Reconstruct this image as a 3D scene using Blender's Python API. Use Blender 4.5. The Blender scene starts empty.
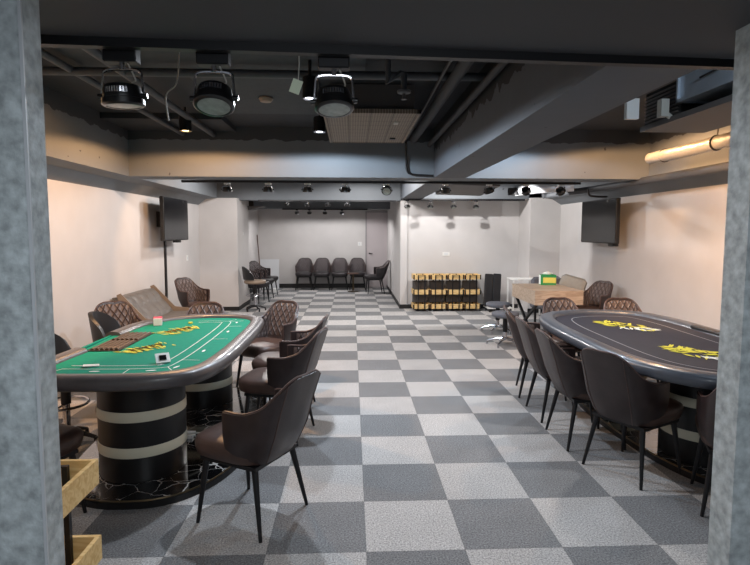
import bpy, math, random
from mathutils import Vector, Matrix
random.seed(7)
PI = math.pi
S = bpy.context.scene
COL = S.collection

# ------------------------------------------------------------------ materials
def lin(c):
    return tuple((x/255/12.92 if x/255 <= .04045 else ((x/255+.055)/1.055)**2.4) for x in c) + (1.0,)

def new_mat(name):
    m = bpy.data.materials.new(name); m.use_nodes = True
    nt = m.node_tree
    return m, nt, nt.nodes['Principled BSDF']

def mat(name, col, rough=.6, metal=0.0, noise=0.0, nscale=20.0, bump=0.0, bscale=60.0, coat=0.0, spec=.5, emit=None, estr=0.0, ior=1.5):
    m, nt, b = new_mat(name)
    c = lin(col)
    b.inputs['Base Color'].default_value = c
    b.inputs['Roughness'].default_value = rough
    b.inputs['Metallic'].default_value = metal
    b.inputs['Coat Weight'].default_value = coat
    b.inputs['Specular IOR Level'].default_value = spec
    b.inputs['IOR'].default_value = ior
    if emit:
        b.inputs['Emission Color'].default_value = lin(emit); b.inputs['Emission Strength'].default_value = estr
    tc = nt.nodes.new('ShaderNodeTexCoord')
    if noise:
        n = nt.nodes.new('ShaderNodeTexNoise'); n.inputs['Scale'].default_value = nscale; n.inputs['Detail'].default_value = 5
        r = nt.nodes.new('ShaderNodeValToRGB')
        r.color_ramp.elements[0].position = .3; r.color_ramp.elements[1].position = .7
        r.color_ramp.elements[0].color = tuple(max(0, x*(1-noise)) for x in c[:3]) + (1,)
        r.color_ramp.elements[1].color = tuple(min(1, x*(1+noise)) for x in c[:3]) + (1,)
        nt.links.new(tc.outputs['Object'], n.inputs['Vector']); nt.links.new(n.outputs['Fac'], r.inputs['Fac'])
        nt.links.new(r.outputs['Color'], b.inputs['Base Color'])
    if bump:
        n = nt.nodes.new('ShaderNodeTexNoise'); n.inputs['Scale'].default_value = bscale; n.inputs['Detail'].default_value = 4
        bp = nt.nodes.new('ShaderNodeBump'); bp.inputs['Strength'].default_value = bump; bp.inputs['Distance'].default_value = .01
        nt.links.new(tc.outputs['Object'], n.inputs['Vector']); nt.links.new(n.outputs['Fac'], bp.inputs['Height'])
        nt.links.new(bp.outputs['Normal'], b.inputs['Normal'])
    return m

def N(nt, kind, **kw):
    n = nt.nodes.new(kind)
    for k, v in kw.items(): setattr(n, k, v)
    return n

def math_node(nt, op, a, b=None):
    n = N(nt, 'ShaderNodeMath', operation=op)
    for i, v in enumerate((a, b)):
        if v is None: continue
        if isinstance(v, (int, float)): n.inputs[i].default_value = v
        else: nt.links.new(v, n.inputs[i])
    return n.outputs[0]

def mix_col(nt, fac, a, b):
    n = N(nt, 'ShaderNodeMix', data_type='RGBA')
    for i, v in ((0, fac), (6, a), (7, b)):
        if isinstance(v, (int, float)): n.inputs[i].default_value = v
        elif isinstance(v, tuple): n.inputs[i].default_value = v
        else: nt.links.new(v, n.inputs[i])
    return n.outputs[2]

def carpet_mat():
    m, nt, b = new_mat('carpet_tiles')
    tc = N(nt, 'ShaderNodeTexCoord'); sp = N(nt, 'ShaderNodeSeparateXYZ'); nt.links.new(tc.outputs['Object'], sp.inputs[0])
    u = math_node(nt, 'DIVIDE', math_node(nt, 'SUBTRACT', sp.outputs[0], .069-10), .5)
    v = math_node(nt, 'DIVIDE', math_node(nt, 'SUBTRACT', sp.outputs[1], 2.5466-10), .5)
    iu = math_node(nt, 'FLOOR', u); iv = math_node(nt, 'FLOOR', v)
    par = math_node(nt, 'MODULO', math_node(nt, 'ADD', iu, iv), 2.0)
    # per tile variation
    cb = N(nt, 'ShaderNodeCombineXYZ'); nt.links.new(iu, cb.inputs[0]); nt.links.new(iv, cb.inputs[1])
    wn = N(nt, 'ShaderNodeTexWhiteNoise'); nt.links.new(cb.outputs[0], wn.inputs['Vector'])
    n1 = N(nt, 'ShaderNodeTexNoise'); n1.inputs['Scale'].default_value = 110; n1.inputs['Detail'].default_value = 3; n1.inputs['Roughness'].default_value = .7
    n2 = N(nt, 'ShaderNodeTexNoise'); n2.inputs['Scale'].default_value = 3.5; n2.inputs['Detail'].default_value = 3
    for n in (n1, n2): nt.links.new(tc.outputs['Object'], n.inputs['Vector'])
    col = mix_col(nt, par, lin((180, 178, 177)), lin((126, 127, 129)))
    k = math_node(nt, 'ADD', math_node(nt, 'MULTIPLY', n1.outputs['Fac'], 3.0), -.5)
    k = math_node(nt, 'MULTIPLY', k, math_node(nt, 'ADD', math_node(nt, 'MULTIPLY', n2.outputs['Fac'], .3), .85))
    k = math_node(nt, 'MULTIPLY', k, math_node(nt, 'ADD', math_node(nt, 'MULTIPLY', wn.outputs['Value'], .1), .95))
    # seam
    fu = math_node(nt, 'ABSOLUTE', math_node(nt, 'SUBTRACT', math_node(nt, 'FRACT', u), .5))
    fv = math_node(nt, 'ABSOLUTE', math_node(nt, 'SUBTRACT', math_node(nt, 'FRACT', v), .5))
    seam = math_node(nt, 'GREATER_THAN', math_node(nt, 'MAXIMUM', fu, fv), .4945)
    k = math_node(nt, 'MULTIPLY', k, math_node(nt, 'SUBTRACT', 1.0, math_node(nt, 'MULTIPLY', seam, .22)))
    vm = N(nt, 'ShaderNodeVectorMath', operation='SCALE'); nt.links.new(col, vm.inputs[0]); nt.links.new(k, vm.inputs['Scale'])
    nt.links.new(vm.outputs[0], b.inputs['Base Color'])
    b.inputs['Roughness'].default_value = .95; b.inputs['Specular IOR Level'].default_value = .15
    bp = N(nt, 'ShaderNodeBump'); bp.inputs['Strength'].default_value = .5; bp.inputs['Distance'].default_value = .006
    nt.links.new(n1.outputs['Fac'], bp.inputs['Height']); nt.links.new(bp.outputs[0], b.inputs['Normal'])
    return m

def quilt_mat(name, base, stitch, rough=.42):
    """diamond stitched leather: UV = metres along the pad"""
    m, nt, b = new_mat(name)
    uv = N(nt, 'ShaderNodeTexCoord'); sp = N(nt, 'ShaderNodeSeparateXYZ'); nt.links.new(uv.outputs['UV'], sp.inputs[0])
    a = math_node(nt, 'MULTIPLY', sp.outputs[0], 1/.072); c = math_node(nt, 'MULTIPLY', sp.outputs[1], 1/.105)
    def tri(x): return math_node(nt, 'ABSOLUTE', math_node(nt, 'SUBTRACT', math_node(nt, 'FRACT', math_node(nt, 'ADD', x, 20.0)), .5))
    p = tri(math_node(nt, 'ADD', a, c)); q = tri(math_node(nt, 'SUBTRACT', a, c))
    mx = math_node(nt, 'MAXIMUM', p, q)           # .5 on the stitch lines
    line = math_node(nt, 'GREATER_THAN', mx, .455)
    nz = N(nt, 'ShaderNodeTexNoise'); nz.inputs['Scale'].default_value = 9; nt.links.new(uv.outputs['Object'], nz.inputs['Vector'])
    cc = mix_col(nt, nz.outputs['Fac'], tuple(x*.8 for x in lin(base)[:3])+(1,), tuple(x*1.25 for x in lin(base)[:3])+(1,))
    cc = mix_col(nt, line, cc, lin(stitch))
    nt.links.new(cc, b.inputs['Base Color'])
    h = math_node(nt, 'SUBTRACT', 1.0, math_node(nt, 'POWER', math_node(nt, 'MULTIPLY', mx, 2.0), 4.0))
    bp = N(nt, 'ShaderNodeBump'); bp.inputs['Strength'].default_value = .8; bp.inputs['Distance'].default_value = .012
    nt.links.new(h, bp.inputs['Height']); nt.links.new(bp.outputs[0], b.inputs['Normal'])
    b.inputs['Roughness'].default_value = rough
    return m

def marble_mat():
    m, nt, b = new_mat('black_marble')
    tc = N(nt, 'ShaderNodeTexCoord')
    nz = N(nt, 'ShaderNodeTexNoise'); nz.inputs['Scale'].default_value = 2.2; nz.inputs['Detail'].default_value = 6
    nt.links.new(tc.outputs['Object'], nz.inputs['Vector'])
    mx = N(nt, 'ShaderNodeMix', data_type='VECTOR'); mx.inputs[0].default_value = .22
    nt.links.new(tc.outputs['Object'], mx.inputs[4]); nt.links.new(nz.outputs['Color'], mx.inputs[5])
    vo = N(nt, 'ShaderNodeTexVoronoi', feature='DISTANCE_TO_EDGE'); vo.inputs['Scale'].default_value = 10
    nt.links.new(mx.outputs[1], vo.inputs['Vector'])
    n2 = N(nt, 'ShaderNodeTexNoise'); n2.inputs['Scale'].default_value = 5
    nt.links.new(tc.outputs['Object'], n2.inputs['Vector'])
    v = math_node(nt, 'LESS_THAN', vo.outputs['Distance'], math_node(nt, 'MULTIPLY', math_node(nt, 'SUBTRACT', n2.outputs['Fac'], .40), .13))
    nt.links.new(mix_col(nt, v, lin((12, 12, 14)), lin((190, 188, 185))), b.inputs['Base Color'])
    b.inputs['Roughness'].default_value = .12; b.inputs['Coat Weight'].default_value = 1.0; b.inputs['Coat Roughness'].default_value = .06
    b.inputs['Coat IOR'].default_value = 1.9; b.inputs['IOR'].default_value = 1.7
    return m

def wood_mat(name, a, bcol, scale=1.0, axis=0, rough=.55):
    m, nt, b = new_mat(name)
    tc = N(nt, 'ShaderNodeTexCoord'); mp = N(nt, 'ShaderNodeMapping')
    sc = [9*scale]*3; sc[axis] = 1.2*scale; mp.inputs['Scale'].default_value = sc
    nt.links.new(tc.outputs['Object'], mp.inputs['Vector'])
    n = N(nt, 'ShaderNodeTexNoise'); n.inputs['Scale'].default_value = 3.5; n.inputs['Detail'].default_value = 6; n.inputs['Distortion'].default_value = 1.6
    nt.links.new(mp.outputs[0], n.inputs['Vector'])
    r = N(nt, 'ShaderNodeValToRGB'); r.color_ramp.elements[0].position = .38; r.color_ramp.elements[1].position = .6
    r.color_ramp.elements[0].color = lin(a); r.color_ramp.elements[1].color = lin(bcol)
    nt.links.new(n.outputs['Fac'], r.inputs['Fac']); nt.links.new(r.outputs[0], b.inputs['Base Color'])
    b.inputs['Roughness'].default_value = rough
    return m

def beam_mat(name, paint, raw_or_shade, z_split, ragged=.16):
    """painted beam whose topmost strip stands for bare sprayed coating and painted-in ceiling shade, with chipped spots"""
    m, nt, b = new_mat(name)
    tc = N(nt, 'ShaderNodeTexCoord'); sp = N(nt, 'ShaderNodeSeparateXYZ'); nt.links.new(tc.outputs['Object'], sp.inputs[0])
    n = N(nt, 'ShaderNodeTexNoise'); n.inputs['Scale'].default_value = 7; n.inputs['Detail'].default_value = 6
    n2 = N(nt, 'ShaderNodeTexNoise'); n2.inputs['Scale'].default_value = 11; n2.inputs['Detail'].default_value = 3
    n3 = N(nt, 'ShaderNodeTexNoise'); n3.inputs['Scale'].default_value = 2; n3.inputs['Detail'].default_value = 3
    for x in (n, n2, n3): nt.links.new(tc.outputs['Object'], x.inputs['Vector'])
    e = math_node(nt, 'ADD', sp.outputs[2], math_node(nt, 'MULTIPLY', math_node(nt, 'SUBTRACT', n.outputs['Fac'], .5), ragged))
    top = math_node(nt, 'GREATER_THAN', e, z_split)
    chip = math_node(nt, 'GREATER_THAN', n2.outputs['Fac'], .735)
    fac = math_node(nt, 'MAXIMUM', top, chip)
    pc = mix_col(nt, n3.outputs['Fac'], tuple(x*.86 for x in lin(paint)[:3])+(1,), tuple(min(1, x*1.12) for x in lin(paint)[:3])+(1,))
    nt.links.new(mix_col(nt, fac, pc, lin(raw_or_shade)), b.inputs['Base Color'])
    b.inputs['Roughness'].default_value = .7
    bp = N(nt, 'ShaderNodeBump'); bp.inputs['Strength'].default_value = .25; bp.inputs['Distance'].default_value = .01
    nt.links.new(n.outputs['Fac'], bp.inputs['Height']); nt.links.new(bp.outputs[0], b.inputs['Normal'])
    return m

def grille_mat():
    m, nt, b = new_mat('return_air_grille')
    tc = N(nt, 'ShaderNodeTexCoord'); sp = N(nt, 'ShaderNodeSeparateXYZ'); nt.links.new(tc.outputs['Object'], sp.inputs[0])
    def grid(s, w):
        r = []
        for i in (0, 1):
            f = math_node(nt, 'ABSOLUTE', math_node(nt, 'SUBTRACT', math_node(nt, 'FRACT', math_node(nt, 'MULTIPLY', math_node(nt, 'ADD', sp.outputs[i], 10), s)), .5))
            r.append(math_node(nt, 'GREATER_THAN', f, w))
        return math_node(nt, 'MAXIMUM', r[0], r[1])
    c = mix_col(nt, grid(42, .30), lin((98, 88, 78)), lin((136, 124, 112)))
    c = mix_col(nt, grid(5.2, .485), c, lin((60, 55, 50)))
    nt.links.new(c, b.inputs['Base Color']); b.inputs['Roughness'].default_value = .7
    return m

M = {}
M['carpet'] = carpet_mat()
M['wall'] = mat('wall_vinyl', (194, 191, 190), .8, noise=.035, nscale=3, bump=.08, bscale=180)
M['ceil'] = mat('ceiling_paint', (46, 49, 54), .85, noise=.15, nscale=4, bump=.2, bscale=25)
M['soffit'] = mat('soffit_paint', (70, 71, 74), .75, noise=.04, nscale=2)
M['beam'] = beam_mat('beam_paint', (108, 113, 118), (60, 62, 66), 2.70, .10)  # dark top strip paints in ceiling shade on cross beams, smudges on haunches
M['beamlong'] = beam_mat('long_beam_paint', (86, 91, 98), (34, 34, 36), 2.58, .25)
M['beamdark'] = mat('beam_underside_paint', (98, 96, 97), .75, noise=.08, nscale=3)
M['base'] = mat('black_baseboard', (22, 21, 23), .5)
M['concrete'] = mat('grey_cement_board', (162, 170, 172), .75, noise=.32, nscale=30, bump=.2, bscale=70)
M['pole'] = mat('dark_metal', (24, 24, 27), .45, metal=.3)
M['leather'] = mat('brown_leather', (46, 36, 36), .36, noise=.22, nscale=14, bump=.1, bscale=160)
M['seatl'] = mat('seat_leather', (74, 56, 50), .40, noise=.3, nscale=10, bump=.12, bscale=120)
M['quilt'] = quilt_mat('quilted_leather', (90, 77, 74), (30, 25, 25))
M['leatherdark'] = mat('dark_leather', (34, 30, 33), .4, noise=.2, nscale=14)
M['quiltdark'] = quilt_mat('dark_quilted_leather', (52, 44, 47), (150, 140, 140), .5)
M['piping'] = mat('leather_piping', (86, 68, 64), .4)
M['black'] = mat('black_vinyl', (26, 27, 31), .45, bump=.08, bscale=150)
M['chrome'] = mat('chrome', (205, 205, 210), .16, metal=1)
M['rail'] = mat('rail_vinyl', (84, 81, 83), .38, noise=.12, nscale=16, bump=.06, bscale=120, coat=.2)
M['railr'] = mat('rail_vinyl_slate', (70, 76, 86), .34, noise=.12, nscale=16, bump=.06, bscale=120, coat=.2)
M['felt'] = mat('green_felt', (12, 132, 108), .85, noise=.07, nscale=30, spec=.2)
M['feltk'] = mat('black_felt', (38, 40, 52), .75, noise=.12, nscale=22, spec=.3)
M['white'] = mat('white_print', (225, 228, 225), .7)
M['greyline'] = mat('grey_print', (130, 134, 140), .7)
M['yellow'] = mat('yellow_print', (214, 206, 62), .7)
M['redbrown'] = mat('brown_print', (120, 92, 44), .7)
M['pedestal'] = mat('black_laminate', (14, 14, 16), .42)
M['band'] = mat('cream_band', (206, 202, 182), .5)
M['marble'] = marble_mat()
M['brass'] = mat('brass_edge', (96, 84, 66), .35, metal=.9)
M['tray'] = mat('chip_tray_brown', (92, 74, 58), .35, metal=.4)
M['pine'] = wood_mat('pine', (206, 168, 108), (224, 192, 134), 1.0, 1)
M['pinex'] = wood_mat('pine_cross', (212, 174, 112), (232, 202, 144), 1.0, 0)
M['oak'] = wood_mat('oak_laminate', (164, 144, 126), (192, 174, 155), .8, 0)
M['screen'] = mat('tv_screen', (16, 17, 20), .16, spec=.35)
M['tvplastic'] = mat('tv_plastic', (16, 16, 18), .5)
M['metalgrey'] = mat('painted_pipe', (70, 73, 78), .6, noise=.08)
M['pipedark'] = mat('dark_pipe', (46, 47, 50), .7)
M['galv'] = mat('galvanised_sheet', (168, 176, 186), .35, metal=.55, noise=.12, nscale=5)
M['foil'] = mat('silver_wrap', (140, 138, 134), .35, metal=.5, bump=.8, bscale=16)
M['foilbright'] = mat('bright_foil', (205, 208, 212), .38, metal=.25, bump=.9, bscale=14)
M['unit'] = mat('fan_coil_grey', (74, 72, 72), .6)
M['unitdark'] = mat('fan_coil_black', (16, 16, 18), .5)
M['grille'] = grille_mat()
M['glass'] = mat('lamp_glass_off', (150, 158, 150), .25, noise=.15, nscale=40)
M['lampblack'] = mat('lamp_black', (13, 13, 15), .30, coat=.3)
M['emit_w'] = mat('lit_cool', (255, 255, 255), emit=(235, 240, 255), estr=7)
M['emit_y'] = mat('lit_warm', (255, 240, 210), emit=(255, 205, 140), estr=7)
M['plastic'] = mat('white_plastic', (222, 222, 220), .45)
M['board'] = mat('white_board', (205, 208, 212), .5)
M['stick'] = mat('brown_stick', (80, 56, 44), .6)
M['greyleather'] = mat('grey_leather', (98, 94, 90), .42, noise=.1, nscale=12)
M['greytrim'] = mat('grey_beige_trim', (138, 122, 106), .5)
M['greyblue'] = mat('slate_fabric', (104, 107, 116), .75, noise=.1)
M['greyfab'] = mat('pale_grey_fabric', (160, 158, 152), .8, noise=.06)
M['door'] = mat('door_laminate', (186, 178, 180), .7, noise=.03, nscale=2)
M['greentissue'] = mat('green_card', (40, 150, 84), .6)
M['yellowtissue'] = mat('yellow_card', (226, 222, 110), .6)
M['tissue'] = mat('tissue_paper', (240, 248, 242), .9)
M['pink'] = mat('pink_card', (224, 80, 104), .6)
M['cable'] = mat('white_cable', (170, 168, 160), .6)
M['greencard'] = mat('pale_green_tag', (206, 216, 190), .6)

# ------------------------------------------------------------------ geometry helpers
class MB:
    def __init__(s): s.v = []; s.f = []; s.mi = []; s.m = Matrix.Identity(4); s.cur = 0; s.uv = None
    def add(s, vs, fs, mi=None):
        o = len(s.v); s.v += [tuple(s.m @ Vector(p)) for p in vs]
        for f in fs: s.f.append(tuple(o+i for i in f)); s.mi.append(s.cur if mi is None else mi)
        return s
    def box(s, c, d, rz=0, rx=0, ry=0, b=0):
        x, y, z = (k/2 for k in d)
        R = Matrix.Translation(c) @ Matrix.Rotation(rz, 4, 'Z') @ Matrix.Rotation(ry, 4, 'Y') @ Matrix.Rotation(rx, 4, 'X')
        if not b:
            vs = [R @ Vector((sx*x, sy*y, sz*z)) for sz in (-1, 1) for sy in (-1, 1) for sx in (-1, 1)]
            fs = [(0, 2, 3, 1), (4, 5, 7, 6), (0, 1, 5, 4), (2, 6, 7, 3), (0, 4, 6, 2), (1, 3, 7, 5)]
            return s.add(vs, fs)
        # bevelled: rounded-rect rings
        b = min(b, x*.99, y*.99, z*.99)
        ring = []
        for k, (zz, ins) in enumerate(((-z, b), (-z+b, 0), (z-b, 0), (z, b))):
            xx, yy = x-ins, y-ins; cr = b if ins == 0 else b*.3
            pts = []
            for (cx, cy, a0) in ((xx-cr, yy-cr, 0), (-xx+cr, yy-cr, 90), (-xx+cr, -yy+cr, 180), (xx-cr, -yy+cr, 270)):
                for j in (0, 45, 90):
                    a = math.radians(a0+j); pts.append(R @ Vector((cx+cr*math.cos(a), cy+cr*math.sin(a), zz)))
            ring.append(pts)
        return s.loft(ring, cap=True)
    def bb(s, x0, x1, y0, y1, z0, z1, b=0): return s.box(((x0+x1)/2, (y0+y1)/2, (z0+z1)/2), (abs(x1-x0), abs(y1-y0), abs(z1-z0)), b=b)
    def loft(s, rings, cap=True, closed=True):
        n = len(rings[0]); vs = [p for r in rings for p in r]; fs = []
        for i in range(len(rings)-1):
            for j in range(n if closed else n-1):
                k = (j+1) % n
                fs.append((i*n+j, i*n+k, (i+1)*n+k, (i+1)*n+j))
        if cap:
            fs.append(tuple(range(n))[::-1]); fs.append(tuple((len(rings)-1)*n+j for j in range(n)))
        return s.add(vs, fs)
    def cyl(s, p0, p1, r0, r1=None, n=16, cap=True):
        r1 = r0 if r1 is None else r1
        p0 = Vector(p0); p1 = Vector(p1); d = (p1-p0).normalized()
        a = d.orthogonal().normalized(); b = d.cross(a)
        rs = []
        for p, r in ((p0, r0), (p1, r1)):
            rs.append([p + (a*math.cos(2*PI*j/n)+b*math.sin(2*PI*j/n))*r for j in range(n)])
        return s.loft(rs, cap)
    def lathe(s, prof, n=24, c=(0, 0, 0), cap=True):
        rs = [[Vector((c[0]+r*math.cos(2*PI*j/n), c[1]+r*math.sin(2*PI*j/n), c[2]+z)) for j in range(n)] for r, z in prof]
        return s.loft(rs, cap)
    def tube(s, pts, r, n=8, closed=False, rs=None):
        pts = [Vector(p) for p in pts]; rings = []; prev = None; L = len(pts)
        for i, p in enumerate(pts):
            if closed: d = pts[(i+1) % L]-pts[i-1]
            else: d = pts[min(i+1, L-1)]-pts[max(i-1, 0)]
            d.normalize()
            a = d.orthogonal().normalized() if prev is None else (prev - d*prev.dot(d)).normalized()
            prev = a; b = d.cross(a); rr = rs[i] if rs else r
            rings.append([p+(a*math.cos(2*PI*j/n)+b*math.sin(2*PI*j/n))*rr for j in range(n)])
        if closed:
            rings.append(rings[0]); return s.loft(rings, False)
        return s.loft(rings, True)
    def prism(s, pts, z0, z1):
        return s.loft([[Vector((x, y, z)) for x, y in pts] for z in (z0, z1)], True)
    def build(s, name, m, parent=None, smooth=False, auto=None, loc=None, rz=0):
        me = bpy.data.meshes.new(name); me.from_pydata(s.v, [], s.f)
        ms = m if isinstance(m, list) else [m]
        for x in ms: me.materials.append(x)
        if len(ms) > 1: me.polygons.foreach_set('material_index', s.mi)
        me.validate(); me.update()
        import bmesh
        bm = bmesh.new(); bm.from_mesh(me); bmesh.ops.recalc_face_normals(bm, faces=bm.faces); 
        if smooth:
            lim = math.radians(auto or 40)
            for e in bm.edges:
                if len(e.link_faces) == 2 and e.calc_face_angle(0) > lim: e.smooth = False
            for f in bm.faces: f.smooth = True
        bm.to_mesh(me); bm.free()
        o = bpy.data.objects.new(name, me); COL.objects.link(o)
        if parent is not None: o.parent = parent
        if loc is not None: o.location = loc
        o.rotation_euler.z = rz
        return o

def tag(o, label=None, cat=None, group=None, kind=None):
    if label: o['label'] = label
    if cat: o['category'] = cat
    if group: o['group'] = group
    if kind: o['kind'] = kind
    return o

def empty(name, loc=(0, 0, 0), rz=0, label=None, cat=None, group=None):
    o = bpy.data.objects.new(name, None); COL.objects.link(o); o.empty_display_size = .1
    o.location = loc; o.rotation_euler.z = rz
    return tag(o, label, cat, group)

def copy_tree(o, parent=None):
    c = o.copy(); COL.objects.link(c)
    if parent is not None: c.parent = parent
    for ch in list(KIDS.get(o.name, [])) or [k for k in o.children]:
        copy_tree(ch, c)
    return c
KIDS = {}

def struct(o): o['kind'] = 'structure'; return o

def catmull(pts, n, closed=False):
    P = [Vector(p) for p in pts]; out = []; L = len(P); seg = L if closed else L-1
    for i in range(seg):
        g = (lambda k: P[k % L]) if closed else (lambda k: P[min(max(k, 0), L-1)])
        p0, p1, p2, p3 = g(i-1), g(i), g(i+1), g(i+2)
        for j in range(n):
            t = j/n
            out.append(.5*((2*p1)+(p2-p0)*t+(2*p0-5*p1+4*p2-p3)*t*t+(3*p1-p0-3*p2+p3)*t**3))
    if not closed: out.append(P[-1])
    return out

# ------------------------------------------------------------------ room shell
ZB = 2.26; ZC = 2.86
struct(MB().bb(-3.6, 4.8, -3.5, 16, -.1, 0).build('floor', M['carpet']))
struct(MB().bb(-3.6, 4.8, 1.6, 16, ZC, ZC+.1).build('ceiling', M['ceil']))
struct(MB().bb(-3.17, -3.05, -3.5, 11.3, 0, ZC).build('wall_left', M['wall']))
struct(MB().bb(4.08, 4.2, -3.5, 11.2, 0, ZC).build('wall_right', M['wall']))
struct(MB().bb(-3.0, 1.3, 15.12, 15.24, 0, ZC).build('wall_back', M['wall']))
struct(MB().bb(-2.75, -2.63, 11.3, 15.12, 0, ZC).build('wall_back_left', M['wall']))
# left column, wide peach-lit block
struct(MB().bb(-3.05, -2.29, 10.78, 11.95, 0, ZB).build('wall_column_left', M['wall']))
# projecting wall (white, centre-right) with its long side face
struct(MB().bb(1.0, 4.08, 11.0, 15.12, 0, ZC).build('wall_projecting', M['wall']))
struct(MB().bb(1.0, 1.14, 10.965, 11.0, .0, 2.2).build('trim_1', M['wall']))
struct(MB().bb(3.48, 4.08, 10.3, 11.0, 0, 2.26).build('wall_column_right', M['wall']))
# baseboards
def bbd(name, *a): struct(MB().bb(*a).build(name, M['base']))
bbd('baseboard_left', -3.05, -3.035, 2.6, 10.78, 0, .09)
bbd('baseboard_column', -3.05, -2.275, 10.765, 10.78, 0, .08)
bbd('baseboard_column_side', -2.29, -2.275, 10.78, 11.95, 0, .08)
bbd('baseboard_back', -2.63, .40, 15.10, 15.12, 0, .12)
bbd('baseboard_back_left', -2.63, -2.615, 11.95, 15.1, 0, .10)
bbd('baseboard_projecting', .985, 3.48, 10.95, 10.965, 0, .085)
bbd('baseboard_projecting_side', .985, 1.0, 10.965, 15.1, 0, .085)
bbd('baseboard_right', 4.065, 4.08, 2.6, 10.3, 0, .09)
bbd('baseboard_column_right', 3.465, 4.065, 10.285, 10.3, 0, .085)

# soffit we look under and the light slot at its far edge
sf = MB(); sf.prism([(-4.2, -3.5), (5.2, -3.5), (5.2, 2.18), (-4.2, 1.68)], 2.245, ZC+.1)
struct(sf.build('ceiling_soffit', M['soffit']))

# door in the back wall
dr = empty('door_1', (.75, 15.12, 0)); struct(dr)
MB().bb(-.33, .33, -.02, 0, .01, 2.13).build('door_leaf', M['door'], dr)
fr = MB(); fr.bb(-.37, -.33, -.035, 0, 0, 2.17).bb(.33, .37, -.035, 0, 0, 2.17).bb(-.37, .37, -.035, 0, 2.13, 2.17)
fr.build('door_frame', mat('door_frame_grey', (150, 146, 148), .6), dr)
h = MB().cyl((-.26, -.02, .98), (-.26, -.07, .98), .018).cyl((-.26, -.065, .98), (-.17, -.065, .975), .010)
h.build('door_handle', M['pole'], dr, True)

# beams
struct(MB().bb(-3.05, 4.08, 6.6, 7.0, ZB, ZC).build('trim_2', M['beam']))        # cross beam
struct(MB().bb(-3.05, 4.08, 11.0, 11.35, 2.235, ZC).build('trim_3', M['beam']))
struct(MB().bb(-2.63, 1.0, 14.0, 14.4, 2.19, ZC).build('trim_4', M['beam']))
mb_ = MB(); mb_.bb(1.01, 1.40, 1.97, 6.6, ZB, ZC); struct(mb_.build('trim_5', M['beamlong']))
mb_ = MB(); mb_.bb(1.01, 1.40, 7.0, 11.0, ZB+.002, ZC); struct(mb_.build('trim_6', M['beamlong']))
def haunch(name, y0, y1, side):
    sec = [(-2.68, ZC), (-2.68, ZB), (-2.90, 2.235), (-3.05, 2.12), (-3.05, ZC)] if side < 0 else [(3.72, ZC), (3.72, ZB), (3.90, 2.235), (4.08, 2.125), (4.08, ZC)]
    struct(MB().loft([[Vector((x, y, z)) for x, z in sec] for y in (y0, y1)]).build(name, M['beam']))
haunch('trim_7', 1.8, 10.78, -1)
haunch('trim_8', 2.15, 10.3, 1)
# low secondary ceiling ribs between the soffit and the cross beam
struct(MB().bb(-2.0, .1, 3.0, 4.25, 2.82, ZC).build('ceiling_panel_front', mat('ceiling_patch', (60, 65, 70), .8, noise=.1)))
struct(MB().bb(-1.30, -.28, 4.35, 5.75, 2.83, ZC).build('ceiling_panel_middle', bpy.data.materials['ceiling_patch']))
struct(MB().bb(-2.68, -1.40, 5.9, 6.6, 2.80, ZC).build('ceiling_panel_rear', M['ceil']))

# cement board jambs of the opening we look through
def jamb(name, side):
    mb = MB()
    if side < 0: mb.bb(-2.2, -.828, 1.42, 1.50, 0, 2.245)
    else: mb.bb(1.23, 3.2, 1.608, 1.71, 0, 2.245)
    struct(mb.build(name, M['concrete']))
jamb('wall_opening_left', -1); jamb('wall_opening_right', 1)
struct(MB().bb(-.834, -.826, 1.414, 1.42, 0, 2.245).build('trim_11', mat('edge_bead', (176, 180, 184), .5)))

# ------------------------------------------------------------------ chairs
HALF = [(0, -.240), (.09, -.238), (.165, -.222), (.213, -.178), (.236, -.118), (.243, -.07), (.242, -.03), (.236, .005)]
TOPZ = [.848, .848, .806, .710, .669, .662, .662, .660]
def shell_curve(nseg=4):
    pts = [(-x, y, z) for (x, y), z in zip(HALF, TOPZ)][:0:-1] + [(x, y, z) for (x, y), z in zip(HALF, TOPZ)]
    return catmull(pts, nseg)
CUR = shell_curve()
def shell_pt(i, v, off=0.0):
    """i index along curve, v 0..1 bottom to top, off = inward offset"""
    p = CUR[i]; L = len(CUR)
    q0, q1 = CUR[max(i-1, 0)], CUR[min(i+1, L-1)]
    t = Vector((q1.x-q0.x, q1.y-q0.y, 0)).normalized(); n = Vector((-t.y, t.x, 0))      # points inwards
    zb = .375 + .03*max(0, (p.y+.05)/.10) if p.y > -.05 else .375
    z = zb + (p.z-zb)*v
    k = (z-.375)/.47
    back = max(0.0, min(1.0, (-p.y-.02)/.2))
    s = .80+.20*min(1, k/.35)**.6 if k < .35 else 1.0
    lean = -.135*back*max(0, k)**1.25
    flare = 1.0+.02*k
    x = p.x*s*flare; y = p.y*s+lean
    return Vector((x, y, z)) + n*off

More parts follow.
